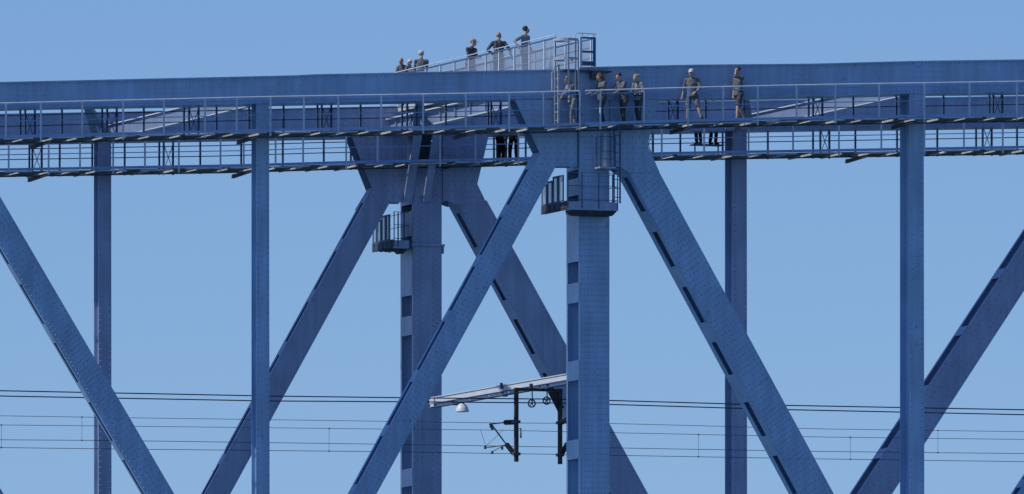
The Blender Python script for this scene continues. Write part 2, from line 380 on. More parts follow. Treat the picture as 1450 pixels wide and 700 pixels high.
gusset(far, PAINT2, [(496, 188), (528, 269), (512, 296), (546, 296), (552, 287), (574, 287), (578, 188)], YF-.012, .7)
gusset(far, PAINT2, [(627, 188), (694, 188), (691, 197), (676, 261), (690, 290), (648, 290), (632, 284), (627, 286)], YF-.012, 1.1)
def knee(px0, py0, px1, py1, X, wd, nm='knee_brace'):   # slender plates leaning from the far post towards the camera
    a = UX(px0, py0, X); c = UX(px1, py1, X); b = MB()
    b.bar(a, c, wd, .08, up=(0, 1, 0)); b.bar(a+Vector((0, .08, 0)), c+Vector((0, .08, 0)), .03, .1, up=(0, 1, 0)); return b.build(nm, PAINT2, far)
p0 = U(574, 287, YF-.1); knee(577, 286, 592, 188, p0.x+.1, .30)
p0 = U(604, 287, YF-.1); knee(604, 286, 618, 188, p0.x, .26)
a_, c_ = U(590, 190, YF-.05), U(612, 232, YF-.05); b = MB(); b.box((a_.x, YF-.09, c_.z), (c_.x, YF-.045, a_.z)); b.build('shade_plate', STAIN_SHADE, far)  # dark plate: shade of the portal opening put into its colour

# ---------------------------------------------------------------- lateral bracing between the chords
lat = thing('lateral_bracing', 'pale steel struts crossing between the two top chords, seen below the nearer chord', 'bracing', (0, 8, 0))
fcb = curve([(-60, 154.5), (0, 153), (340, 147.5), (600, 143), (820, 140), (930, 140.5), (1150, 136.5), (1300, 132.5), (1450, 131), (1520, 130)], YN)
LATM = mat('lateral_paint', (.20, .27, .40), .5, var=.1, scale=1, streak=.1)
nodes = [xat(371, 0)-11.9*2, xat(371, 0)-11.9, xat(371, 0), 0.0, xat(1298, 0), xat(1298, 0)+11.75]
for i, X in enumerate(nodes):
    z = fcb(X)
    if X == 0.0: continue
    b = MB(); b.bar((X, .66, z+.30), (X, 15.85, z+.30), .03, .46); b.build('cross_strut', LATM, lat)
    b = MB(); b.bar((X, .66, z+.545), (X, 15.85, z+.545), .2, .035); b.build('flange', BEAM, lat)
    b = MB(); b.bar((X, .66, z+.05), (X, 15.85, z+.05), .2, .03); b.build('flange', BEAM, lat)
for i in range(len(nodes)-1):
    xa, xb = nodes[i], nodes[i+1]; xm = (xa+xb)/2
    for (p, q) in (((xa, .7), (xm, 15.8)), ((xb, 15.8), (xm, .7)), ((xm, .7), (xb-.5, 15.8))):
        za, zb = fcb(p[0])+.22, fcb(q[0])+.22
        b = MB(); b.bar((p[0], p[1], za), (q[0], q[1], zb), .03, .22); b.bar((p[0], p[1], za-.165), (q[0], q[1], zb-.165), .24, .03); b.build('diagonal_strut', LATM, lat)
XP = -1.4; b = MB()                                     # deep portal strut at the main posts
b.bar((XP, .66, 1.22), (XP, 15.85, 1.22), .04, .5)
for k in range(10): b.box((XP-.08, 1.6+k*1.5, .975), (XP-.021, 1.68+k*1.5, 1.465))
b.build('portal_strut', LATM, lat)
for zz in (1.49, .95): b = MB(); b.bar((XP-.05, .66, zz), (XP-.05, 15.85, zz), .3, .04); b.build('flange', BEAM, lat)

# ---------------------------------------------------------------- walkways
fwN = curve([(-60, 198), (0, 196), (380, 186.5), (780, 179.5), (850, 176.8), (975, 173), (1150, 169), (1250, 167.3), (1450, 164), (1520, 163)], -1.7)
fwF = curve([(-60, 244), (0, 242.5), (350, 236.5), (490, 232), (700, 228), (930, 219.5), (1043, 217.5), (1250, 214), (1450, 210.5), (1520, 209)], 14.8)
OUT_N = [8, 57.6, 116, 174, 231.7, 290, 335, 382.7, 430, 478.8, 539.5, 599, 659.4, 720.8, 769.3, 821, 850, 912, 974, 1024, 1073, 1128, 1183, 1245, 1309, 1373, 1440]
INN_N = [-14, 29, 88, 145, 204, 261, 307, 353, 402, 450, 511, 570, 632, 692, 1000, 1054, 1146, 1209, 1270, 1337, 1402]
OUT_F = [12, 68.6, 113, 160, 205, 253, 312, 345, 390, 429, 490, 534.5, 623, 673, 734, 780, 880, 937, 997, 1060, 1123, 1188, 1248, 1309, 1365, 1420]
INN_F = [-8, 42, 85, 131, 177, 226, 284, 342, 401, 459, 520, 700, 745, 925, 964, 1024, 1088, 1152, 1212, 1271, 1328, 1383, 1441]
PAIR_N = [44, 160, 276, 464, 585, 704, 955, 1160, 1415]; PAIR_F = [54, 240, 505, 712, 920, 1170, 1400]
def walkway(name, label, f, y0, outs, inns, pairs, breaks, posts_long):
    X0, X1 = xat(-60, y0), xat(1520, y0); y1 = y0+2.45
    t = thing(name, label, 'walkway', (0, y0+1, f(0)), 'the two walkways')
    # grating: bars that run along the bridge, in staggered panels
    b = MB(); x = X0; k = 0
    while x < X1:
        xe = min(x+1.46, X1); dz = random.uniform(-.012, .012)
        for j in range(49):
            y = y0+.05+j*.05
            b.bar((x+.01, y, f(x)-.02+dz), (xe-.01, y, f(xe)-.02+dz), .008, .03)
        x = xe; k += 1
    b.build('deck_grating', GRATE, t)
    for (xa, xb) in breaks:                            # toe boards
        b = MB(); n = max(1, int((xb-xa)/1.5))
        for i in range(n):
            a, c = xa+(xb-xa)*i/n, xa+(xb-xa)*(i+1)/n
            b.prism([(a, f(a)+.004), (c, f(c)+.004), (c, f(c)+.095), (a, f(a)+.095)], y0-.012, y0-.004)
        b.build('toe_board', TOEM, t)
        b = MB(); b.tube([(xa, y0-.04, f(xa)+1.16)]+[(xa+(xb-xa)*i/12, y0-.04, f(xa+(xb-xa)*i/12)+1.16) for i in range(1, 12)]+[(xb, y0-.04, f(xb)+1.16)], .028, 10)
        b.build('handrail', RAILM, t)
        b = MB(); b.tube([(xa+(xb-xa)*i/12, y0-.01, f(xa+(xb-xa)*i/12)+1.05) for i in range(13)], .02, 6); b.build('top_rail', TOEM, t)
        b = MB(); b.tube([(xa+(xb-xa)*i/12, y0-.01, f(xa+(xb-xa)*i/12)+.56) for i in range(13)], .017, 6); b.build('mid_rail', TOEM, t)
    for hh, r_, nm in ((1.1, .025, 'top_rail'), (.56, .018, 'mid_rail'), (.92, .018, 'mid_rail')):
        b = MB(); b.tube([(X0+(X1-X0)*i/24, y1, f(X0+(X1-X0)*i/24)+hh) for i in range(25)], r_, 6); b.build(nm, TIMBB, t)
    for k, px in enumerate(outs):
        x = xat(px, y0-.03); z = f(x); lo = .16 if px in posts_long else -.02
        b = MB(); b.tube([(x, y0-.04, z-lo), (x, y0-.04, z+1.14)], .032, 10); b.box((x-.035, y0-.075, z+1.10), (x+.035, y0-.005, z+1.12))
        b.build('railing_post', RAILM, t)
    for px in inns:
        x = xat(px, y1); z = f(x); b = MB(); b.box((x-.03, y1+.02, z-.05), (x+.03, y1+.08, z+1.1)); b.ell((x-.03, y1+.0, z+.56), (.035, .02, .035), n=6, m=4); b.build('railing_post', TIMBB, t)
    for px in pairs:                                    # braced double hangers on the inner side
        x = xat(px, y1); z = f(x); b = MB()
        for s in (-.17, .17): b.box((x+s-.03, y1+.1, z-.05), (x+s+.03, y1+.17, z+1.25))
        b.bar((x-.17, y1+.13, z+.1), (x+.17, y1+.13, z+1.0), .02, .02); b.bar((x+.17, y1+.13, z+.1), (x-.17, y1+.13, z+1.0), .02, .02)
        b.build('braced_hanger', TIMBB, t)
    # cross bearers under the grating and the deeper cantilever brackets
    x = X0+.3; k = 0
    while x < X1:
        ww = random.uniform(.9, 1.7); ys = y0+random.uniform(-.05, .06); ye = y0+random.uniform(1.5, 2.4)
        b = MB(); z = f(x)-.045
        hb = random.choice((.035, .045, .06)); b.box((x-.03, ys, z-hb), (x+.03, ye, z)); b.build('cross_bearer', EDGEM, t)
        if k % 8 == 3:
            b = MB(); za = z-hb-.001
            b.hexa([(x+.03, y0+.25, za-.03), (x+.11, y0+.25, za-.03), (x+.11, y0+2.4, za-.11), (x+.03, y0+2.4, za-.11),
                    (x+.03, y0+.25, za), (x+.11, y0+.25, za), (x+.11, y0+2.4, za), (x+.03, y0+2.4, za)])
            b.bar((x+.07, y0+.2, za-.045), (x+.07, y0+2.42, za-.125), .12, .015)
            b.build('bracket', TIMB, t)
        x += .95*(.8+.4*random.random()); k += 1
    for yy in (y0+1.0,):
        n = 30; b = MB()
        for i in range(n):
            a, c = X0+(X1-X0)*i/n, X0+(X1-X0)*(i+1)/n
            b.bar((a, yy, f(a)-.12), (c, yy, f(c)-.12), .05, .04)
        b.build('stringer', TIMB, t)
    b = MB(); n = 25                                    # pale edge angle in short lengths
    for i in range(n):
        a, c = X0+(X1-X0)*i/n, X0+(X1-X0)*(i+random.uniform(.6, .92))/n; dz = random.choice((.03, .045, .06))
        b = MB(); b.tube([(a, y0-.04, f(a)-dz), (c, y0-.04, f(c)-dz)], .026, 8); b.build('edge_bar', EDGEM, t)
    return t
EDGEM = mat('pale_galvanised_bar', (.66, .66, .64), .45, .1, var=.25, scale=3)
TIMBB = mat('dark_blue_rail_paint', (.08, .13, .24), .55, var=.15, scale=3)
xa, xb, xc, xd = xat(-60, -1.7), xat(820, -1.7), xat(829, -1.7), xat(1520, -1.7)
wn = walkway('walkway', 'railed steel walkway along the nearer top chord, people standing on it', fwN, -1.7, OUT_N, INN_N, PAIR_N, ((xa, xb), (xc, xd)), {57.6, 174, 290, 382.7, 478.8, 599, 720.8, 821, 850, 974, 1073, 1183, 1309, 1440})
wf = walkway('walkway', 'railed steel walkway along the farther top chord, lower in the picture', fwF, 14.8, OUT_F, INN_F, PAIR_F, ((xat(-60, 14.8), xat(1520, 14.8)),), {68.6, 160, 253, 312, 490, 623, 734, 937, 1060, 1188, 1309, 1420})

# ---------------------------------------------------------------- transverse catwalk on top
XL, XR = U(787, 52, .1).x, U(838, 56, .1).x
ztop = UX(787, 52, XL).z; zd = ztop-1.12; YE = 17.4
cw = thing('catwalk', 'railed footbridge with clear side panels crossing high between the two top chords', 'catwalk', ((XL+XR)/2, 0, zd))
b = MB(); b.box((XL, .1, zd-.06), (XR, YE, zd-.02)); b.box((XL-.02, .1, zd-.2), (XL+.04, YE, zd-.061)); b.box((XR-.04, .1, zd-.2), (XR+.02, YE, zd-.061)); b.build('deck', GALV, cw)
ypost = [UX(px, 80, XL).y for px in (786, 771, 750, 728.5, 707, 688, 664, 643.7, 623.7, 603, 583, 564)]
for s, X in ((-1, XL), (1, XR)):
    b = MB(); b.tube([(X+s*.05, .0, ztop+.05), (X+s*.05, YE, ztop+.05)], .017, 8); b.build('handrail', RAILM, cw)
    b = MB(); b.box((X-.025, .1, ztop-.07), (X+.025, YE, ztop-.02)); b.build('top_rail', TIMBB, cw)
    b = MB()
    for hh in (.05, .42, .78): b.box((X-.012, .1, zd+hh), (X+.012, YE, zd+hh+.03))
    b.build('mid_rail', LATM, cw)
    for i, y in enumerate(ypost):
        b = MB(); b.box((X-.025, y-.035, zd-.02), (X+.025, y+.035, ztop-.071)); b.tube([(X+s*.03, y, ztop-.03), (X+s*.05, y, ztop+.03)], .014, 6); b.build('railing_post', RAILM, cw)
        if i < len(ypost)-1:
            b = MB(); b.box((X-.004, y+.06, zd+.1), (X+.004, ypost[i+1]-.06, ztop-.1)); b.build('side_panel', PANEL, cw)
b = MB(); b.box((XL-.1, -.9, zd-.12), (XR+.35, .05, zd-.07)); b.box((XR-.35, -.88, zd-.35), (XR+.05, .0, zd-.121)); b.build('landing', TIMB, cw)

# caged ladder from the walkway to the landing
YLd = -1.0
xl0, xl1 = xat(794, YLd), xat(812, YLd); zl = fwN(xl0); zt = U(794, 92, YLd).z
la = thing('caged_ladder', 'galvanised ladder with safety hoops rising from the walkway to the landing', 'ladder', ((xl0+xl1)/2, YLd, zl))
xs_ = xat(788, YLd+.15)
for y in (YLd+.3, YLd-.05):
    b = MB(); b.box((xs_-.03, y-.03, zl), (xs_+.03, y+.03, zt)); b.build('stile', GALV, la)
b = MB(); x = xat(783, YLd-.3)
b.tube([(x-.03, YLd-.3, U(782, 130, YLd-.3).z), (x-.03, YLd-.3, U(782, 103, YLd-.3).z), (x+.06, YLd-.2, U(785, 97, YLd-.3).z), (xs_-.02, YLd-.09, U(790, 91, YLd-.3).z)], .025, 8); b.build('grab_rail', GALV, la)
z = zl+.25
while z < zt+.1:
    b = MB(); b.tube([(xs_, YLd-.02, z), (xs_, YLd+.27, z)], .014, 6); b.build('rung', GALV, la); z += .28
cx, cy, cr = xat(801.5, YLd-.25), YLd-.25, .42
zh1, zh2, zhb = U(801, 57, cy).z, U(801, 84, cy).z, U(801, 129, cy).z
for zz in (zh1, zh2):
    b = MB(); pts = [(cx+cr*math.cos(t*math.pi/9), cy+cr*math.sin(t*math.pi/9)) for t in range(19)]
    for i in range(18):
        b.bar((*pts[i], zz), (*pts[i+1], zz), .012, .09)
    b.build('hoop', GALV, la)
for ang in (190, 262, 300, 345):
    x, y = cx+cr*math.cos(R(ang)), cy+cr*math.sin(R(ang)); b = MB(); b.box((x-.025, y-.006, zhb), (x+.025, y+.006, zh1)); b.build('hoop_strap', GALV, la)
# gate frame at the landing
yg = -.75; gx0, gx1 = xat(822.5, yg), xat(841.5, yg); gz1, gz0 = U(830, 52.5, yg).z, U(830, 94, yg).z
g = thing('safety_gate', 'tall rectangular gate frame with a curved top rail, highest piece of steel on the landing', 'gate', ((gx0+gx1)/2, yg, gz0))
for x, mm in ((gx0, RAILM), (gx1, TIMBB)):
    b = MB(); b.box((x-.04, yg-.03, gz0), (x+.04, yg+.03, gz1)); b.build('post', mm, g)
b = MB(); b.box((gx1+.06, yg+.1, gz0), (gx1+.1, yg+.16, gz1)); b.build('post', RAILM, g)
for z, h in ((gz1-.03, .06), (U(830, 73.5, yg).z, .07)):
    b = MB(); b.box((gx0+.04, yg-.02, z-h/2), (gx1-.04, yg+.02, z+h/2)); b.build('rail', TIMBB, g)
b = MB(); b.box((gx0+.04, yg-.015, gz0+.02), (gx1-.04, yg+.015, gz0+.17)); b.build('kick_plate', TIMBB, g)
b = MB(); zz = U(830, 47, yg-.1).z; x = xat(814, yg-.1)
b.tube([(x, yg-.1, zz-.25), (x, yg-.1, zz-.1), (x+.04, yg-.1, zz-.02), (x+.12, yg-.1, zz), (gx1+.04, yg-.1, zz-.02)], .022, 8)
for xx in (gx0+.03, gx1-.05): b.tube([(xx, yg-.1, zz), (xx, yg, gz1-.02)], .015, 6)
b.build('handrail', RAILM, g)

# ---------------------------------------------------------------- service balconies round the main posts
def balcony(label, px0, px1, pyf, yfr, yb, slack, railpy):
    A, B = xat(px0, yfr, pyf), xat(px1, yfr, pyf); zf = U(px0, pyf, yfr).z
    t = thing('service_balcony', label, 'balcony', ((A+B)/2, 0+yfr+1.4, zf-.25), 'balconies round the two tallest posts')
    zr = zf+railpy/42
    b = MB(); b.box((A, yfr, zf-.03), (B, yfr+.5, zf)); b.box((A, yfr+.5, zf-.03), (A+.01+ .0, yfr+.51, zf)); 
    b.box((A, yfr+.5, zf-.03), (A+.12, yb, zf)); b.box((B-.2, yfr+.5, zf-.03), (B, yb, zf)); b.box((A, yb-.4, zf-.029), (B, yb, zf+.001)); b.build('floor', TIMB, t)
    b = MB(); b.box((A, yfr-.01, zf-.26), (B, yfr-.001, zf+.02)); b.box((B+.001, yfr, zf-.26), (B+.01, yb, zf+.02)); b.build('fascia', PAINT2, t)
    b = MB(); b.box((A-.012, yfr-.01, zf-.26), (A-.001, yb, zf+.05)); b.build('side_fascia', STAIN_SHADE, t)
    b = MB()
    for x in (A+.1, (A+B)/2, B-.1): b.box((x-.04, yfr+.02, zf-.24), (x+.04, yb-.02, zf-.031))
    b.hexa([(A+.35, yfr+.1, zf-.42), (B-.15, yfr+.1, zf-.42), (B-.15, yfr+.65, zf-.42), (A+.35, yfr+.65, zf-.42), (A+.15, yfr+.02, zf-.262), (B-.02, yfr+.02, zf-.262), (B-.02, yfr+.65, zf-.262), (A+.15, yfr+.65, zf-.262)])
    b.build('underframe', STAIN_SHADE, t)
    W = B-A
    for x in (A+.02, A+W*.29, A+W*.62, B-.02)[:4 if W > 1 else 2]:
        b = MB(); b.box((x-.018, yfr-.03, zf-.2), (x+.018, yfr-.012, zr)); b.build('railing_post', TIMBB, t)
    for hh in (zr, lerp(zf, zr, .55), zf+.08):
        b = MB(); b.tube([(A, yfr-.02, hh), (B, yfr-.02, hh), (B, yb, hh)], .012, 6); b.build('rail', TIMBB, t)
    for y in (yfr+.5, yfr+1.1, yb-.05):
        b = MB(); b.box((B-.02, y-.02, zf-.1), (B+.02, y+.02, zr)); b.build('railing_post', TIMBB, t)
    b = MB(); b.tube([(A+.02, yb-.05, zf+.08), (A+.02, yb-.05, zr+.12)], .02, 6); b.build('corner_post', RAILM, t)
    # screened panels on the left side, stepping with the stair hatch
    n = 4; L = yb-yfr-.35
    for i in range(n):
        ya, ye = yfr+.35+L*i/n, yfr+.35+L*(i+1)/n-.06; hh = zr-[.0, .0, .12, .2][i]-.06
        b = MB(); b.box((A-.005, ya+.05, zf+.1), (A+.005, ye-.05, hh-.05)); p = b.build('screen', MESH, t)
        b = MB()
        for (u, v) in ((ya, ya+.06), (ye-.05, ye)): b.box((A-.02, u, zf-.2), (A+.02, v, hh))
        b.box((A-.018, ya+.06, hh-.06), (A+.018, ye-.05, hh)); b.box((A-.018, ya+.06, zf+.02), (A+.018, ye-.05, zf+.09)); b.build('screen_frame', TIMBB, t)
    return t
balcony('railed balcony with screened left side round the nearer tall post', 803, 875, 286, -1.35, 1.15, 0, 42)
balcony('railed balcony half hidden by the farther tall post and its diagonal', 557, 579, 341, 15.75, 17.9, 0, 42)
a_, c_ = U(583, 345, YF-.1), U(630, 349, YF-.1); b = MB(); b.box((a_.x, YF-.12, c_.z), (c_.x, YF-.031, a_.z)); b.box((U(626, 345, YF).x, YF-.1, c_.z-.25), (c_.x-.03, YF+.9, a_.z)); b.build('collar', PAINT2, far)
# vertical ladder on the right of the near post
yl = -1.0; xl, xr = xat(869.5, yl), xat(878, yl); z0, z1 = U(870, 288, yl).z, U(870, 178, yl).z
t = thing('ladder', 'narrow dark ladder between the walkway and the balcony, right of the tall post', 'ladder', ((xl+xr)/2, yl, z0))
for x in (xl, xr): b = MB(); b.box((x-.02, yl-.03, z0), (x+.02, yl+.03, z1)); b.build('stile', TIMBB, t)
z = z0+.2
while z < z1: b = MB(); b.tube([(xl+.02, yl, z), (xr-.02, yl, z)], .013, 6); b.build('rung', TIMBB, t); z += .3
# small hatch platform with white cylinder
yh = -.95; hx0, hx1 = xat(845, yh), xat(868, yh); hz = U(850, 237, yh).z
t = thing('hanging_platform', 'small caged ledge hanging on the tall post above the balcony', 'platform', ((hx0+hx1)/2, yh, hz))
b = MB(); b.box((hx0, yh-.3, hz-.05), (hx1, yh+.2, hz)); b.build('floor', GALV, t)
for x, y in ((hx0+.02, yh-.28), (hx0+.02, yh+.1), (xat(861, yh), yh-.28), (hx1-.02, yh-.28)):
    b = MB(); b.box((x-.015, y-.015, hz), (x+.015, y+.015, U(850, 193, yh).z)); b.build('hanger', TIMBB, t)
for py in (194, 215, 226): b = MB(); z = U(850, py, yh).z; b.tube([(hx0, yh+.1, z), (hx0, yh-.28, z), (hx1, yh-.28, z)], .012, 6); b.build('rail', TIMBB, t)
x = xat(856.5, yh-.1); b = MB(); b.tube([(x, yh-.1, hz+.005), (x, yh-.1, hz+.42)], .06, 14); b.ell((x, yh-.1, hz+.42), (.06, .06, .05)); 
tag(b.build('gas_cylinder', LAMPW, None, True, origin=(x, yh-.1, hz)), 'short white cylinder standing on the small ledge of the tall post', 'cylinder')
x = xat(856.5, yh+.15); b = MB(); b.box((x-.05, yh+.1, hz+.45), (x+.05, yh+.16, hz+1.15)); b.build('back_plate', RAILM, t)

# ---------------------------------------------------------------- pale cross beam low between main posts
Xb = UX(803, 536, -.0).x if False else xat(803, .72)
pa, pb = UX(803, 529.5, Xb), UX(607, 564, Xb); zc = pa.z; hB = .44
# the beam is level: take its top from the near end
cb = thing('cross_beam', 'pale grey steel beam slanting between the two tall posts, lamp hanging under it', 'beam', (Xb, 8, zc-hB))
y0b, y1b = pa.y, min(pb.y, 15.82)
z_at = lambda y: lerp(pa.z, pb.z, (y-pa.y)/(pb.y-pa.y))
b = MB(); b.bar((Xb+.05, y0b, z_at(y0b)-.10), (Xb+.05, y1b, z_at(y1b)-.10), .05, .20); b.build('web', BEAM, cb)
b = MB(); b.bar((Xb+.12, y0b, z_at(y0b)-.0), (Xb+.12, y1b, z_at(y1b)), .26, .03); b.build('top_flange', BEAM, cb)
b = MB(); b.bar((Xb+.03, y0b, z_at(y0b)-.215), (Xb+.03, y1b, z_at(y1b)-.215), .12, .025); b.build('ledge', TIMBB, cb)
n = 7
for i in range(n):
    ya, ye = lerp(y0b, y1b, i/n)+.07, lerp(y0b, y1b, (i+1)/n)-.07
    b = MB(); b.bar((Xb+.06, ya, z_at(ya)-.27), (Xb+.06, ye, z_at(ye)-.27), .03, .08); b.build('lower_plate', BEAM, cb)
b = MB(); b.bar((Xb+.1, y0b, z_at(y0b)-.33), (Xb+.1, y1b, z_at(y1b)-.33), .22, .03); b.build('bottom_flange', TIMBB, cb)
for px in (710, 773, 640): 
    p = UX(px, 560, Xb); b = MB(); b.box((Xb-.0, p.y-.08, z_at(p.y)-.38), (Xb+.2, p.y+.08, z_at(p.y)-.21)); b.build('clamp', TIMB, cb)
p = UX(710, 547, Xb-.03); b = MB(); b.box((Xb-.06, p.y-.06, z_at(p.y)-.12), (Xb+.0, p.y+.06, z_at(p.y)+.08)); b.build('bracket', TIMB, cb)
p = UX(611, 560, Xb-.02); b = MB(); b.box((Xb-.03, p.y-.25, z_at(p.y)-.32), (Xb+.01, p.y+.1, z_at(p.y)+.02)); b.build('end_plate', BEAM, cb)
# lamp
p = UX(654.5, 572, Xb+.05); lx, ly, lz = p.x, p.y, z_at(p.y)-.35
ln = thing('street_lamp', 'white dome lamp hanging below the pale cross beam', 'lamp', (lx, ly, lz-.35))
b = MB(); prof = [(.03, .0), (.10, -.03), (.17, -.1), (.215, -.2), (.23, -.28), (.235, -.30)]; vs = []; fs = []; n = 24
zt0 = U(654, 571, ly).z
for r_, z in prof: vs += [(lx+r_*math.cos(2*math.pi*j/n), ly+r_*math.sin(2*math.pi*j/n), zt0+z) for j in range(n)]
for r_, z in prof[::-1]: vs += [(lx+(r_-.012)*math.cos(2*math.pi*j/n), ly+(r_-.012)*math.sin(2*math.pi*j/n), zt0+z-.006 if z > -.3 else zt0+z) for j in range(n)]
for i in range(len(prof)*2-1):
    for j in range(n): fs.append([i*n+j, (i+1)*n+j, (i+1)*n+(j+1) % n, i*n+(j+1) % n])
fs.append(list(range(n))); b.add(vs, fs); b.build('shade', LAMPW, ln, True)
b = MB(); b.tube([(lx, ly, zt0-.01), (lx, ly, lz+.02)], .03, 8); b.box((lx-.07, ly-.05, zt0), (lx+.07, ly+.05, zt0+.05)); b.build('hanger', TIMB, ln)
b = MB(); b.ell((lx, ly, zt0-.2), (.06, .06, .09)); b.build('bulb', LAMPW, ln, True)

# ---------------------------------------------------------------- catenary frame
Yc = UX(731, 600, Xb-.8).y; xA, xB = xat(731, Yc, 600), xat(793, Yc, 600)
cf = thing('catenary_frame', 'brown steel frame of two hanging posts carrying the overhead line arms', 'catenary frame', ((xA+xB)/2, Yc, U(731, 655, Yc).z))
ztf = U(731, 553.5, Yc).z; 
for x, pyb in ((xA, 654), (xB, 656)):
    b = MB(); zb = U(731, pyb, Yc).z; b.box((x-.065, Yc-.06, zb), (x+.065, Yc+.06, ztf)); b.build('hanging_post', RUST, cf)
    for py in (597.5, 643):
        b = MB(); z = U(731, py, Yc).z; b.box((x-.12, Yc-.1, z-.05), (x+.12, Yc+.1, z+.05)); b.build('clamp', TIMB, cf)
b = MB(); b.box((xA-.07, Yc-.07, ztf), (xB+.07, Yc+.07, ztf+.1)); b.prism([(xB-.066, ztf-.01), (xB-.45, ztf-.01), (xB-.066, ztf-.7)], Yc-.01, Yc+.01); b.build('head_beam', RUST, cf)
for px in (752, 766):
    b = MB(); x = xat(px, Yc); b.box((x-.05, Yc-.05, ztf+.1), (x+.05, Yc+.05, ztf+.25)); b.build('hanger', TIMB, cf)
XA = xA
def arm(nm, p0, p1, r, m, X, r1=None):
    b = MB(); b.tube([UX(*p0, X), UX(*p1, X)], r, 8, r1); return b.build(nm, m, cf)
def insul(p0, p1, X):
    a, c = UX(*p0, X), UX(*p1, X); b = MB(); b.tube([a, c], .045, 10)
    for i in range(7):
        q = a.lerp(c, (i+.8)/8); d = (c-a).normalized()*.014; b.tube([q-d, q+d], .09, 10)
    return b.build('insulator', INSUL, cf)
insul((729, 598), (714, 598.5), XA); arm('bracket_tube', (714, 598.5), (693, 601), .022, RUST, XA)
arm('bracket_tube', (695, 600), (718, 631), .026, RUST, XA); insul((717, 629), (729, 644), XA)
arm('steady_arm', (686, 634.5), (716, 630.5), .018, RUST, XA); arm('steady_arm', (698, 639), (712, 632), .014, RUST, XA)
for pp in ((695, 604), (697, 607), (711, 635), (697, 641), (687, 634)):
    b = MB(); q = UX(*pp, XA); b.box((q.x-.03, q.y-.04, q.z-.05), (q.x+.03, q.y+.04, q.z+.05)); b.build('clip', TIMB, cf)
insul((795, 598), (804, 594), xB); insul((795, 644), (804, 627), xB)
arm('bracket_tube', (804, 594), (829, 592), .022, RUST, xB); arm('bracket_tube', (804, 627), (829, 594), .026, RUST, xB)
q = UX(737.5, 612, XA+.1); b = MB(); b.tube([(q.x, q.y, q.z-.03), (q.x, q.y, q.z-.2)], .028, 8, .04); tag(b.build('tag', YEL, None, True, origin=(q.x, q.y, q.z)), 'small yellow tag hanging beside the left post of the catenary frame', 'tag')
b = MB(); b.tube([(q.x, q.y, q.z-.03), (q.x, q.y, q.z+.14)], .02, 6); b.tube([(q.x, q.y, q.z+.12), (xA, Yc, q.z+.12)], .012, 6); b.build('tag_hook', TIMB, cf)
# pulleys
def pulley(px, py, lab):
    Y = UX(px, py, Xb).y; c = U(px, py, Yc-.15); t = thing('pulley', lab, 'pulley', c, 'the two cable pulleys')
    b = MB(); N = 20
    for i in range(N):
        a, e = 2*math.pi*i/N, 2*math.pi*(i+1)/N
        b.bar((c.x+.125*math.cos(a), c.y, c.z+.125*math.sin(a)), (c.x+.125*math.cos(e), c.y, c.z+.125*math.sin(e)), .04, .035, up=(0, 1, 0))
    b.build('rim', TIMB, t); b = MB()
    for k in range(5): a = 2*math.pi*k/5+.3; b.tube([(c.x, c.y, c.z), (c.x+.12*math.cos(a), c.y, c.z+.12*math.sin(a))], .014, 6)
    b.tube([(c.x, c.y-.04, c.z), (c.x, c.y+.04, c.z)], .03, 8); b.build('spokes', TIMB, t)
    b = MB(); b.box((c.x-.02, c.y-.05, c.z), (c.x+.02, c.y-.035, ztf)); b.build('fork', TIMB, t)
pulley(753, 571.5, 'spoked cable pulley under the frame head, nearer its middle'); pulley(774, 567.5, 'spoked cable pulley under the frame head, nearer its right post')

# ---------------------------------------------------------------- overhead wires
def wire(name, pts, Y, r, m, lab, cat, drops=(), other=None):
    f = curve([(-120, 2*pts[0][1]-ext(pts[0], pts[1], 0)[1] if False else pts[0][1]-(pts[1][1]-pts[0][1])/(pts[1][0]-pts[0][0])*120)]+pts+[(1560, pts[-1][1]+(pts[-1][1]-pts[-2][1])/(pts[-1][0]-pts[-2][0])*110)], Y)
    X0, X1 = xat(-110, Y, 600), xat(1550, Y, 600); n = 60; b = MB()
    b.tube([(lerp(X0, X1, i/n), Y, f(lerp(X0, X1, i/n))) for i in range(n+1)], r, 6)
    o = b.build(name, m, None, True, origin=(0, Y, f(0))); tag(o, lab, cat, 'overhead line wires'); return o, f
A1 = [(0, 553.5), (380, 561), (600, 563.8), (800, 565.5), (1100, 574), (1450, 580.5)]
A2 = [(0, 561), (380, 568), (600, 569.3), (800, 571), (1100, 580), (1450, 587.5)]
wire('feeder_cable', A1, Yc-.15, .022, CABLE, 'thick dark cable, uppermost of all the wires crossing below the walkways', 'cable')
wire('feeder_cable', A2, Yc-.35, .022, CABLE, 'thick dark cable, second wire from the top', 'cable')
Ya, Yb2 = UX(694, 601, XA).y, Yc-2.4
o1, f1 = wire('messenger_wire', [(0, 589), (160, 591.5), (560, 597), (690, 599), (870, 600), (1160, 607.5), (1450, 611.5)], Ya, .010, WIRE, 'thin wire, third from the top, held by the left arm of the frame', 'wire')
o3, f3 = wire('contact_wire', [(0, 623), (160, 624), (560, 629.5), (870, 634.5), (1160, 639.5), (1450, 642.5)], Ya, .011, WIRE, 'thin wire, second from the bottom', 'wire')
o2, f2 = wire('messenger_wire', [(0, 602), (160, 603.5), (560, 608), (690, 609), (870, 613), (1160, 619), (1450, 622.5)], Yb2, .010, WIRE, 'thin wire, fourth from the top', 'wire')
o4, f4 = wire('contact_wire', [(0, 634), (160, 636), (560, 640), (870, 645), (1160, 650), (1450, 654)], Yb2, .011, WIRE, 'thin wire, lowest of all the wires', 'wire')
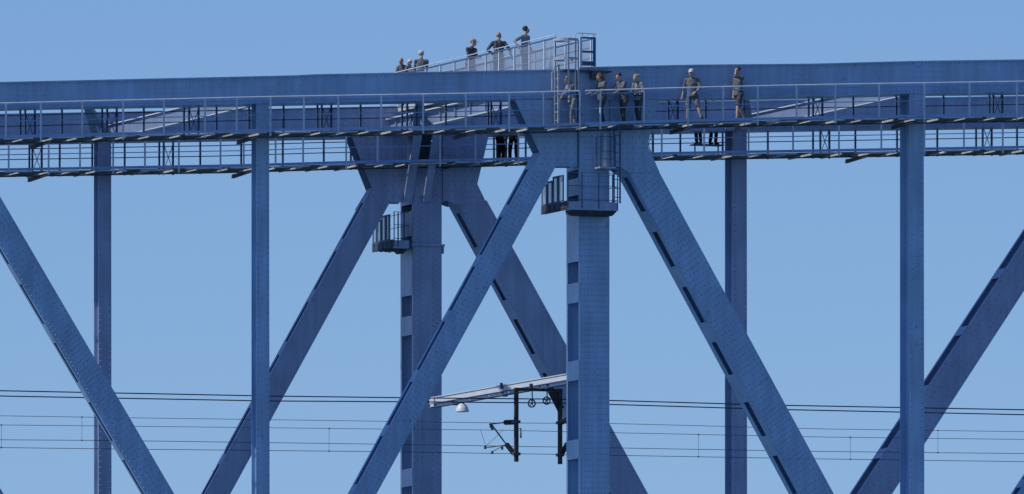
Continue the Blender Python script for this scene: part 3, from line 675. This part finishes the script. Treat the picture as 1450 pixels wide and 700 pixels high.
for (px, Y, fa, fb_, par) in ((116, Ya, f1, f3, o1), (1328, Ya, f1, f3, o1), (2, Yb2, f2, f4, o2), (466, Yb2, f2, f4, o2), (989, Yb2, f2, f4, o2), (1204, Yb2, f2, f4, o2)):
    x = xat(px, Y, 600); b = MB(); b.tube([(x, Y, fa(x)), (x, Y, fb_(x))], .006, 5)
    for f_ in (fa, fb_): b.ell((x, Y, f_(x)), (.03, .02, .03), n=6, m=4)
    b.build('dropper', WIRE, par)
for (p, q) in (((680, 608), (688, 632)), ((688, 632), (713, 609))):
    b = MB(); b.tube([UX(*p, XA), UX(*q, XA)], .007, 5); b.build('stay_wire', WIRE, cf)


# ---------------------------------------------------------------- people
def remesh(mb, vox, smooth=2, noise_amp=0, nsc=9):
    me = bpy.data.meshes.new('tmp'); me.from_pydata(mb.v, [], mb.f); o = bpy.data.objects.new('tmp', me); COL.objects.link(o)
    m = o.modifiers.new('r', 'REMESH'); m.mode = 'VOXEL'; m.voxel_size = vox
    if smooth: k = o.modifiers.new('s', 'SMOOTH'); k.iterations = smooth; k.factor = .5
    dg_ = bpy.context.evaluated_depsgraph_get(); me2 = bpy.data.meshes.new_from_object(o.evaluated_get(dg_), depsgraph=dg_)
    bpy.data.objects.remove(o); bpy.data.meshes.remove(me)
    if noise_amp:
        off = Vector((random.random()*50, 0, 0))
        for v in me2.vertices:
            n = noise.noise(v.co*nsc+off)+.5*noise.noise(v.co*nsc*2.3+off); v.co += v.normal*n*noise_amp
    me2.polygons.foreach_set('use_smooth', [True]*len(me2.polygons)); return me2
def link(name, me, m, parent):
    me.name = name; me.materials.clear(); me.materials.append(m); o = bpy.data.objects.new(name, me); COL.objects.link(o); o.parent = parent; return o
def ik(a, c, l1, l2, pole):
    a = Vector(a); c = Vector(c); d = c-a; L = d.length
    if L > (l1+l2)*.995: c = a+d.normalized()*(l1+l2)*.995; d = c-a; L = d.length
    u = d.normalized(); x = (l1*l1-l2*l2+L*L)/(2*L); h = math.sqrt(max(0, l1*l1-x*x)); p = Vector(pole); p = (p-u*p.dot(u)).normalized()
    return a+u*x+p*h, c
def person(label, loc, yaw, H=1.78, build=1.0, lean=0, side=0, handL=(.24, -.02, .78), handR=(-.24, -.02, .78), footL=(.1, 0, 0), footR=(-.1, 0, 0),
           hyaw=0, hpitch=0, top=None, bottom=None, sleeves='long', shorts=False, hair='short', hairm=None, cap=None, skin=None, shoes=None, elL=(.5, .8, -.3), elR=(-.5, .8, -.3),
           grip=.6, extra=()):
    top = top or GREY; bottom = bottom or DGREY; hairm = hairm or BROWN; skin = skin or SKIN; shoes = shoes or BLACK
    t = thing('person', label, 'person', loc, 'people on the bridge walkways', yaw); k = H/1.78
    S = lambda *p: Vector(p)*k
    pel = S(0, 0, .94); ln = R(lean); sd = R(side)
    def tor(x, y, z):                               # torso point, leaned forward (-Y) and sideways about the pelvis
        dz = z-.94; p = Vector((x+math.sin(sd)*dz, y-math.sin(ln)*dz, .94+math.cos(ln)*math.cos(sd)*dz)); return p*k
    neck = tor(0, .01, 1.47); shL, shR = tor(.185*build, .01, 1.42), tor(-.185*build, .01, 1.42)
    hipL, hipR = S(.095, 0, .92), S(-.095, 0, .92)
    hm = Matrix.Rotation(R(hyaw), 3, 'Z') @ Matrix.Rotation(R(hpitch+lean*.5), 3, 'X')
    hc = neck+hm@S(0, -.02, .185)
    hd = lambda x, y, z: hc+hm@S(x*1.1, y*1.1, z*1.08)
    kL, aL = ik(hipL, Vector(footL)*k+S(0, 0, .085), .43*k, .42*k, (0, -1, 0)); kR, aR = ik(hipR, Vector(footR)*k+S(0, 0, .085), .43*k, .42*k, (0, -1, 0))
    eL, wL = ik(shL, Vector(handL)*k, .29*k, .26*k, elL); eR, wR = ik(shR, Vector(handR)*k, .29*k, .26*k, elR)
    b = MB()
    # head with face
    b.ell(hd(0, .012, .035), (.077*k, .095*k, .088*k), hm, 20, 14); b.ell(hd(0, -.018, -.03), (.058*k, .075*k, .085*k), hm, 18, 12)
    b.ell(hd(0, -.062, -.088), (.028*k, .028*k, .022*k), hm); b.cone(hd(0, -.088, .012), hd(0, -.112, -.03), .009*k, .016*k, 10)
    b.ell(hd(0, -.084, .03), (.05*k, .016*k, .012*k), hm); b.ell(hd(0, -.09, -.058), (.024*k, .012*k, .011*k), hm)
    for s in (-1, 1): b.ell(hd(s*.078, .012, -.005), (.011*k, .02*k, .033*k), hm); b.ell(hd(s*.045, -.06, -.02), (.02*k, .02*k, .025*k), hm)
    b.cone(neck-S(0, 0, .03), neck.lerp(hc, .6), .062*k, .056*k)
    # torso, legs, arms
    b.ell(tor(0, 0, 1.27), (.155*k*build, .10*k, .21*k), None, 18, 12); b.ell(tor(0, 0, 1.05), (.135*k*build, .095*k*build, .17*k), None, 18, 12); b.ell(pel, (.15*k*build, .10*k, .12*k), None, 18, 12)
    for h, kn, an, s in ((hipL, kL, aL, 1), (hipR, kR, aR, -1)):
        b.cone(h, kn, .078*k, .052*k); b.cone(kn, kn.lerp(an, .35), .05*k, .054*k); b.cone(kn.lerp(an, .35), an, .053*k, .034*k)
        b.ell(an+S(0, -.06, -.055), (.04*k, .11*k, .028*k))
    for sh, e, wr, s in ((shL, eL, wL, 1), (shR, eR, wR, -1)):
        b.cone(sh, e, .05*k, .038*k); b.cone(e, wr, .037*k, .026*k)
        d = (wr-e).normalized(); ax = d.cross(Vector((0, 1, 0)) if abs(d.y) < .8 else Vector((1, 0, 0))).normalized(); nn = d.cross(ax).normalized()
        if nn.z > 0: nn = -nn
        pc = wr+d*.05*k; b.ell(pc, (.02*k, .02*k, .02*k)); b.cone(wr, wr+d*.07*k, .026*k, .028*k)
        for i, (o_, L_) in enumerate(((-.030, .066), (-.010, .076), (.010, .07), (.029, .056))):
            base = wr+d*.085*k+ax*o_*k; a1 = d*math.cos(grip*.7)+nn*math.sin(grip*.7); a2 = d*math.cos(grip*1.8)+nn*math.sin(grip*1.8)
            m1 = base+a1*L_*.5*k; b.cone(wr+d*.05*k+ax*o_*.8*k, base, .011*k, .0105*k, 8); b.cone(base, m1, .0105*k, .010*k, 8); b.cone(m1, m1+a2*L_*.5*k, .010*k, .0085*k, 8)
        th = wr+d*.03*k-ax*.024*k*s; b.cone(th, th+(d*.6-ax*s*.6+nn*.4).normalized()*.05*k, .012*k, .010*k, 8)
    body = link('body', remesh(b, .011, 1), skin, t)
    for s in (-1, 1):
        e = MB(); e.ell(hd(s*.03, -.088, .008), (.010*k, .007*k, .007*k), hm, 8, 6); link('eye', remesh(e, .003, 0), EYE, body)
    # jacket or shirt
    b = MB(); q = .018*k
    b.ell(tor(0, 0, 1.29), (.175*k*build, .118*k+q*.4, .22*k), None, 18, 12); b.ell(tor(0, .0, 1.08), (.158*k*build, .118*k*build, .19*k), None, 18, 12)
    b.cone(tor(0, 0, 1.42), tor(0, 0, 1.48), .095*k, .072*k); b.cone(shL, shR, .07*k, .07*k); b.flat(tor(0, 0, 1.05), S(0, 0, .86), .155*k*build, .168*k*build, 18)
    if sleeves != 'none':
        for sh, e, wr in ((shL, eL, wL), (shR, eR, wR)):
            f = {'long': 1, 'elbow': .25, 'short': 0}[sleeves]
            if f == 0: b.flat(sh, sh.lerp(e, .75), .068*k, .066*k)
            else: b.cone(sh, e, .062*k, .050*k); b.flat(e, e.lerp(wr, f-.05 if f == 1 else f), .050*k, .040*k if f == 1 else .050*k)
    j = link('jacket', remesh(b, .014, 2, .012*k), top, t)
    b = MB(); 
    for s in (-1, 1): b.cone(tor(s*.07, .05, 1.44), tor(s*.02, -.055, 1.40), .028*k, .022*k, 8)
    b.cone(tor(.07, .05, 1.45), tor(-.07, .05, 1.45), .03*k, .03*k, 8); link('collar', remesh(b, .012, 1), top, j)
    # trousers
    b = MB(); b.ell(pel, (.165*k*build, .12*k, .12*k), None, 18, 12)
    for h, kn, an in ((hipL, kL, aL), (hipR, kR, aR)):
        if shorts: b.flat(h, h.lerp(kn, .95), .096*k, .088*k, 14)
        else: b.cone(h, kn, .095*k, .072*k); b.flat(kn, kn.lerp(an, .97), .072*k, .062*k, 14)
    link('shorts' if shorts else 'trousers', remesh(b, .014, 2, .012*k), bottom, t)
    for an in (aL, aR):
        b = MB(); b.ell(an+S(0, -.065, -.045), (.05*k, .135*k, .042*k), None, 16, 10); b.flat(an+S(0, .0, -.08), an+S(0, 0, .02), .048*k, .045*k); link('shoe', remesh(b, .012, 1), shoes, t)
        if shorts: b = MB(); b.flat(an+S(0, 0, .01), an+S(0, 0, .07)+((kL if an is aL else kR)-an).normalized()*.03, .043*k, .044*k); link('sock', remesh(b, .011, 1), shoes, t)
    # hair and caps
    if hair != 'none':
        b = MB(); b.ell(hd(0, .022, .048), (.086*k, .098*k, .092*k), hm, 18, 12)
        if hair in ('long', 'bob'):
            for x in (-.06, -.03, 0, .03, .06): b.cone(hd(x, .06, .03), hd(x*1.3, .075, -.12), .04*k, .035*k, 10)
            for s in (-1, 1): b.cone(hd(s*.075, .0, .03), hd(s*.08, .01, -.10), .03*k, .026*k, 10)
        if hair == 'long':
            for x in (-.05, 0, .05): b.cone(hd(x, .07, -.1), hd(x*.8, .11, -.33), .04*k, .02*k, 10)
        if hair == 'wild':
            for i in range(9): a = i*.7; b.cone(hd(.05*math.cos(a), .03+.05*math.sin(a), .07), hd(.12*math.cos(a), .05+.11*math.sin(a), .10-.015*i), .035*k, .018*k, 8)
        # cut the face free
        me = remesh(b, .011, 1, .008*k, 26); inv = hm.transposed()
        import bmesh
        bm = bmesh.new(); bm.from_mesh(me); kill = []
        for v in bm.verts:
            p = inv@(v.co-hc)/k
            if p.y < -.035 and p.z < .055: kill.append(v)
            elif hair == 'short' and p.z < -.015+.3*(-p.y): kill.append(v)
        bmesh.ops.delete(bm, geom=kill, context='VERTS'); bm.to_mesh(me); bm.free(); link('hair', me, hairm, t)
    if cap:
        b = MB(); b.ell(hd(0, .012, .062), (.092*k, .108*k, .078*k), hm, 18, 12)
        b.ell(hd(0, -.105, .05), (.065*k, .075*k, .012*k), hm, 14, 8); link('cap', remesh(b, .009, 1), cap, t)
    if 'headset' in extra:
        b = MB()
        for s in (-1, 1): b.ell(hd(s*.088, .01, 0), (.022*k, .035*k, .04*k), hm)
        b.tube([hd(.095*math.cos(a*math.pi/8), .01, .02+.115*math.sin(a*math.pi/8)) for a in range(9)], .01*k, 6); link('headset', remesh(b, .008, 0), BLACK, t)
    if 'harness' in extra:
        b = MB()
        for s in (-1, 1):
            b.tube([tor(s*.1, -.145, 1.05), tor(s*.09, -.16, 1.3), tor(s*.09, -.06, 1.5), tor(s*.08, .10, 1.47), tor(s*.06, .16, 1.3), tor(s*.08, .155, 1.05)], .018*k, 6)
        b.tube([tor(.19*build*math.cos(a*math.pi/8), .155*math.sin(a*math.pi/8), 1.02) for a in range(17)], .02*k, 6)
        link('harness', remesh(b, .010, 0), BLACK, t)
    if 'radio' in extra:
        b = MB(); b.ell(tor(.08, -.15, 1.3), (.03, .03, .05)); link('radio', remesh(b, .01, 0), LGREY, t)
    return t
def on_walk(px, Y=-1.0, f=fwN):
    x = xat(px, Y, 170); return Vector((x, Y, f(x)))
LEFT, RIGHT, CAMD, AWAY = R(-90), R(90), 0, R(180)
person('long-haired blonde person leaning on the rail at the foot of the caged ladder', on_walk(811, -.95), LEFT+R(8), 1.74, lean=14, handL=(.14, -.50, 1.10), handR=(-.2, -.42, .9), footL=(.09, -.12, 0), footR=(-.09, .18, 0), hpitch=12, top=LGREY, bottom=LGREY, hair='long', hairm=BLOND)
person('auburn-haired person in grey jacket looking down left, first one right of the ladder', on_walk(853), LEFT+R(10), 1.80, lean=3, handL=(.12, -.36, 1.06), handR=(-.14, -.34, 1.1), hpitch=22, top=GREY, bottom=DGREY, hair='bob', hairm=REDH, footL=(.1, -.1, 0), footR=(-.1, .12, 0))
person('brown-haired person with rolled-up sleeves leaning left over the rail, close beside a blonde', on_walk(884), LEFT+R(20), 1.80, lean=18, handL=(.2, -.55, 1.06), handR=(-.16, -.48, 1.08), hpitch=12, top=GREY, bottom=DGREY, sleeves='elbow', hair='short', hairm=BROWN, footL=(.1, -.12, 0), footR=(-.1, .1, 0))
person('person with tousled blond hair and light shirt, rightmost of the three standing together', on_walk(905), LEFT+R(30), 1.72, lean=10, handL=(.2, -.34, 1.1), handR=(-.12, -.36, 1.15), hpitch=20, top=LGREY, bottom=DGREY, sleeves='elbow', hair='wild', hairm=BLOND, footL=(.1, -.08, 0), footR=(-.1, .1, 0), extra=('harness',))
person('person in white cap and shorts stepping along the walkway, hand at the belt', on_walk(980), LEFT+R(62), 1.84, build=1.06, lean=0, handL=(.14, -.24, 1.0), handR=(-.32, -.05, .86), elL=(1, .3, 0), hpitch=12, hyaw=-15, top=GREY, bottom=GREY, sleeves='elbow', shorts=True, cap=WHITEC, hair='short', footL=(.34, -.1, 0), footR=(-.16, .05, 0), shoes=BLACK)
person('dark-haired person in shorts with one hand raised to the face', on_walk(1046), LEFT+R(20), 1.86, lean=2, handL=(.06, -.17, 1.66), handR=(-.22, -.05, .84), elL=(.3, -1, -.6), hyaw=10, hpitch=5, top=GREY, bottom=DGREY, sleeves='elbow', shorts=True, hair='short', hairm=BROWN, footL=(.1, -.16, 0), footR=(-.1, .38, 0), shoes=LGREY, grip=1.1)
def on_cat(px, X=None):
    X = (XL+.32) if X is None else X; y = UX(px, 85, X).y; return Vector((X, y, zd-.02))
cat = [
 dict(label='dark-haired person with headset on the catwalk, one arm stretched to its rail', px=743, yaw=R(35), H=1.82, handR=(-.42, -.02, 1.10), handL=(.24, -.12, .98), hyaw=40, lean=3, top=LGREY, bottom=DGREY, hair='short', hairm=BROWN, extra=('headset',), elR=(-.5, .3, -.5)),
 dict(label='bald person in black vest seen from behind, elbow out, on the catwalk', px=706, yaw=R(160), H=1.84, build=1.06, handL=(.0, -.02, .0), hyaw=-20, lean=5, top=DGREY, bottom=BLACK, hair='none', skin=SKIN2, extra=('harness',)),
 dict(label='person in dark short-sleeved shirt and grey cap facing right, hands together over the rail', px=666, yaw=R(30), H=1.84, build=1.06, handL=(.06, -.36, 1.16), handR=(-.04, -.34, 1.12), hyaw=40, hpitch=8, lean=6, top=DGREY, bottom=BLACK, sleeves='elbow', cap=GREYH, hair='short', hairm=GREYH, extra=('radio',)),
 dict(label='person in white cap seen from behind, widest of the group low on the catwalk', px=597, yaw=R(170), H=1.84, build=1.02, handL=(.2, -.3, .9), handR=(-.2, -.3, .9), elL=(.25, .9, -.3), elR=(-.25, .9, -.3), lean=8, top=GREY, bottom=GREY, cap=WHITEC, hair='short', hairm=GREYH),
 dict(label='white-haired person mostly hidden behind the one in the white cap', px=583, yaw=R(-60), H=1.70, handL=(.1, -.4, 1.0), handR=(-.1, -.4, 1.0), lean=10, top=GREY, bottom=DGREY, hair='short', hairm=WHITEC),
 dict(label='bald person leaning left over the catwalk rail with bare forearm, leftmost of all', px=574, yaw=R(-50), H=1.76, handL=(.12, -.55, .98), handR=(-.16, -.50, 1.0), lean=24, hpitch=10, top=GREY, bottom=DGREY, sleeves='elbow', hair='none', skin=SKIN2, extra=('harness',)),
]
cat[1]['handL'] = (.22, .02, 1.02); cat[1]['elL'] = (-1, .2, 0); cat[1].update(handR=(-.42, -.15, 1.0), handL=(.17, -.02, 1.02), elL=(1, .3, .1))
for d in cat:
    px = d.pop('px'); lab = d.pop('label'); yaw = d.pop('yaw'); H = d.pop('H')
    person(lab, on_cat(px, XL+(.32 if px not in (583,) else .7)), yaw, H, **d)
FY = 17.0
person('dark-clothed person on the farther walkway, left of two seen through its railing', on_walk(708, FY, fwF), R(30), 1.78, top=BLACK, bottom=BLACK, handL=(.2, -.3, 1.0), handR=(-.18, -.3, .95), footL=(.12, 0, 0))
person('dark-clothed person on the farther walkway, right of two seen through its railing', on_walk(728, FY, fwF), R(-40), 1.78, top=BLACK, bottom=BLACK, handL=(.2, -.3, .95), handR=(-.18, -.25, .95), footR=(-.16, 0, 0))

# raised step on the farther walkway with two people whose feet show under the chord
sa, sb = xat(980, FY), xat(1022, FY); zs = fwF((sa+sb)/2)+.48
t = thing('service_step', 'low raised step on the farther walkway, shoes on it visible between the two walkways', 'step', ((sa+sb)/2, FY, zs-.48))
b = MB(); b.box((sa, FY-.25, zs-.04), (sb, FY+.25, zs)); b.build('tread', TIMBB, t)
for x in (sa+.04, sb-.2): b = MB(); b.box((x-.02, FY-.2, zs-.48), (x+.02, FY-.16, zs-.041)); b.build('leg', TIMBB, t)
p = on_walk(989, FY, fwF); p.z = zs
person('person on the raised step behind the farther chord, left of two, pale shoes showing', p, R(-50), 1.76, top=DGREY, bottom=BLACK, shoes=LGREY, footL=(.12, -.05, 0), footR=(-.12, .1, 0))
p = on_walk(1009, FY, fwF); p.z = zs
person('person on the raised step behind the farther chord, right of two, legs showing', p, R(20), 1.76, top=DGREY, bottom=BLACK, footL=(.14, 0, 0), footR=(-.12, 0, 0))
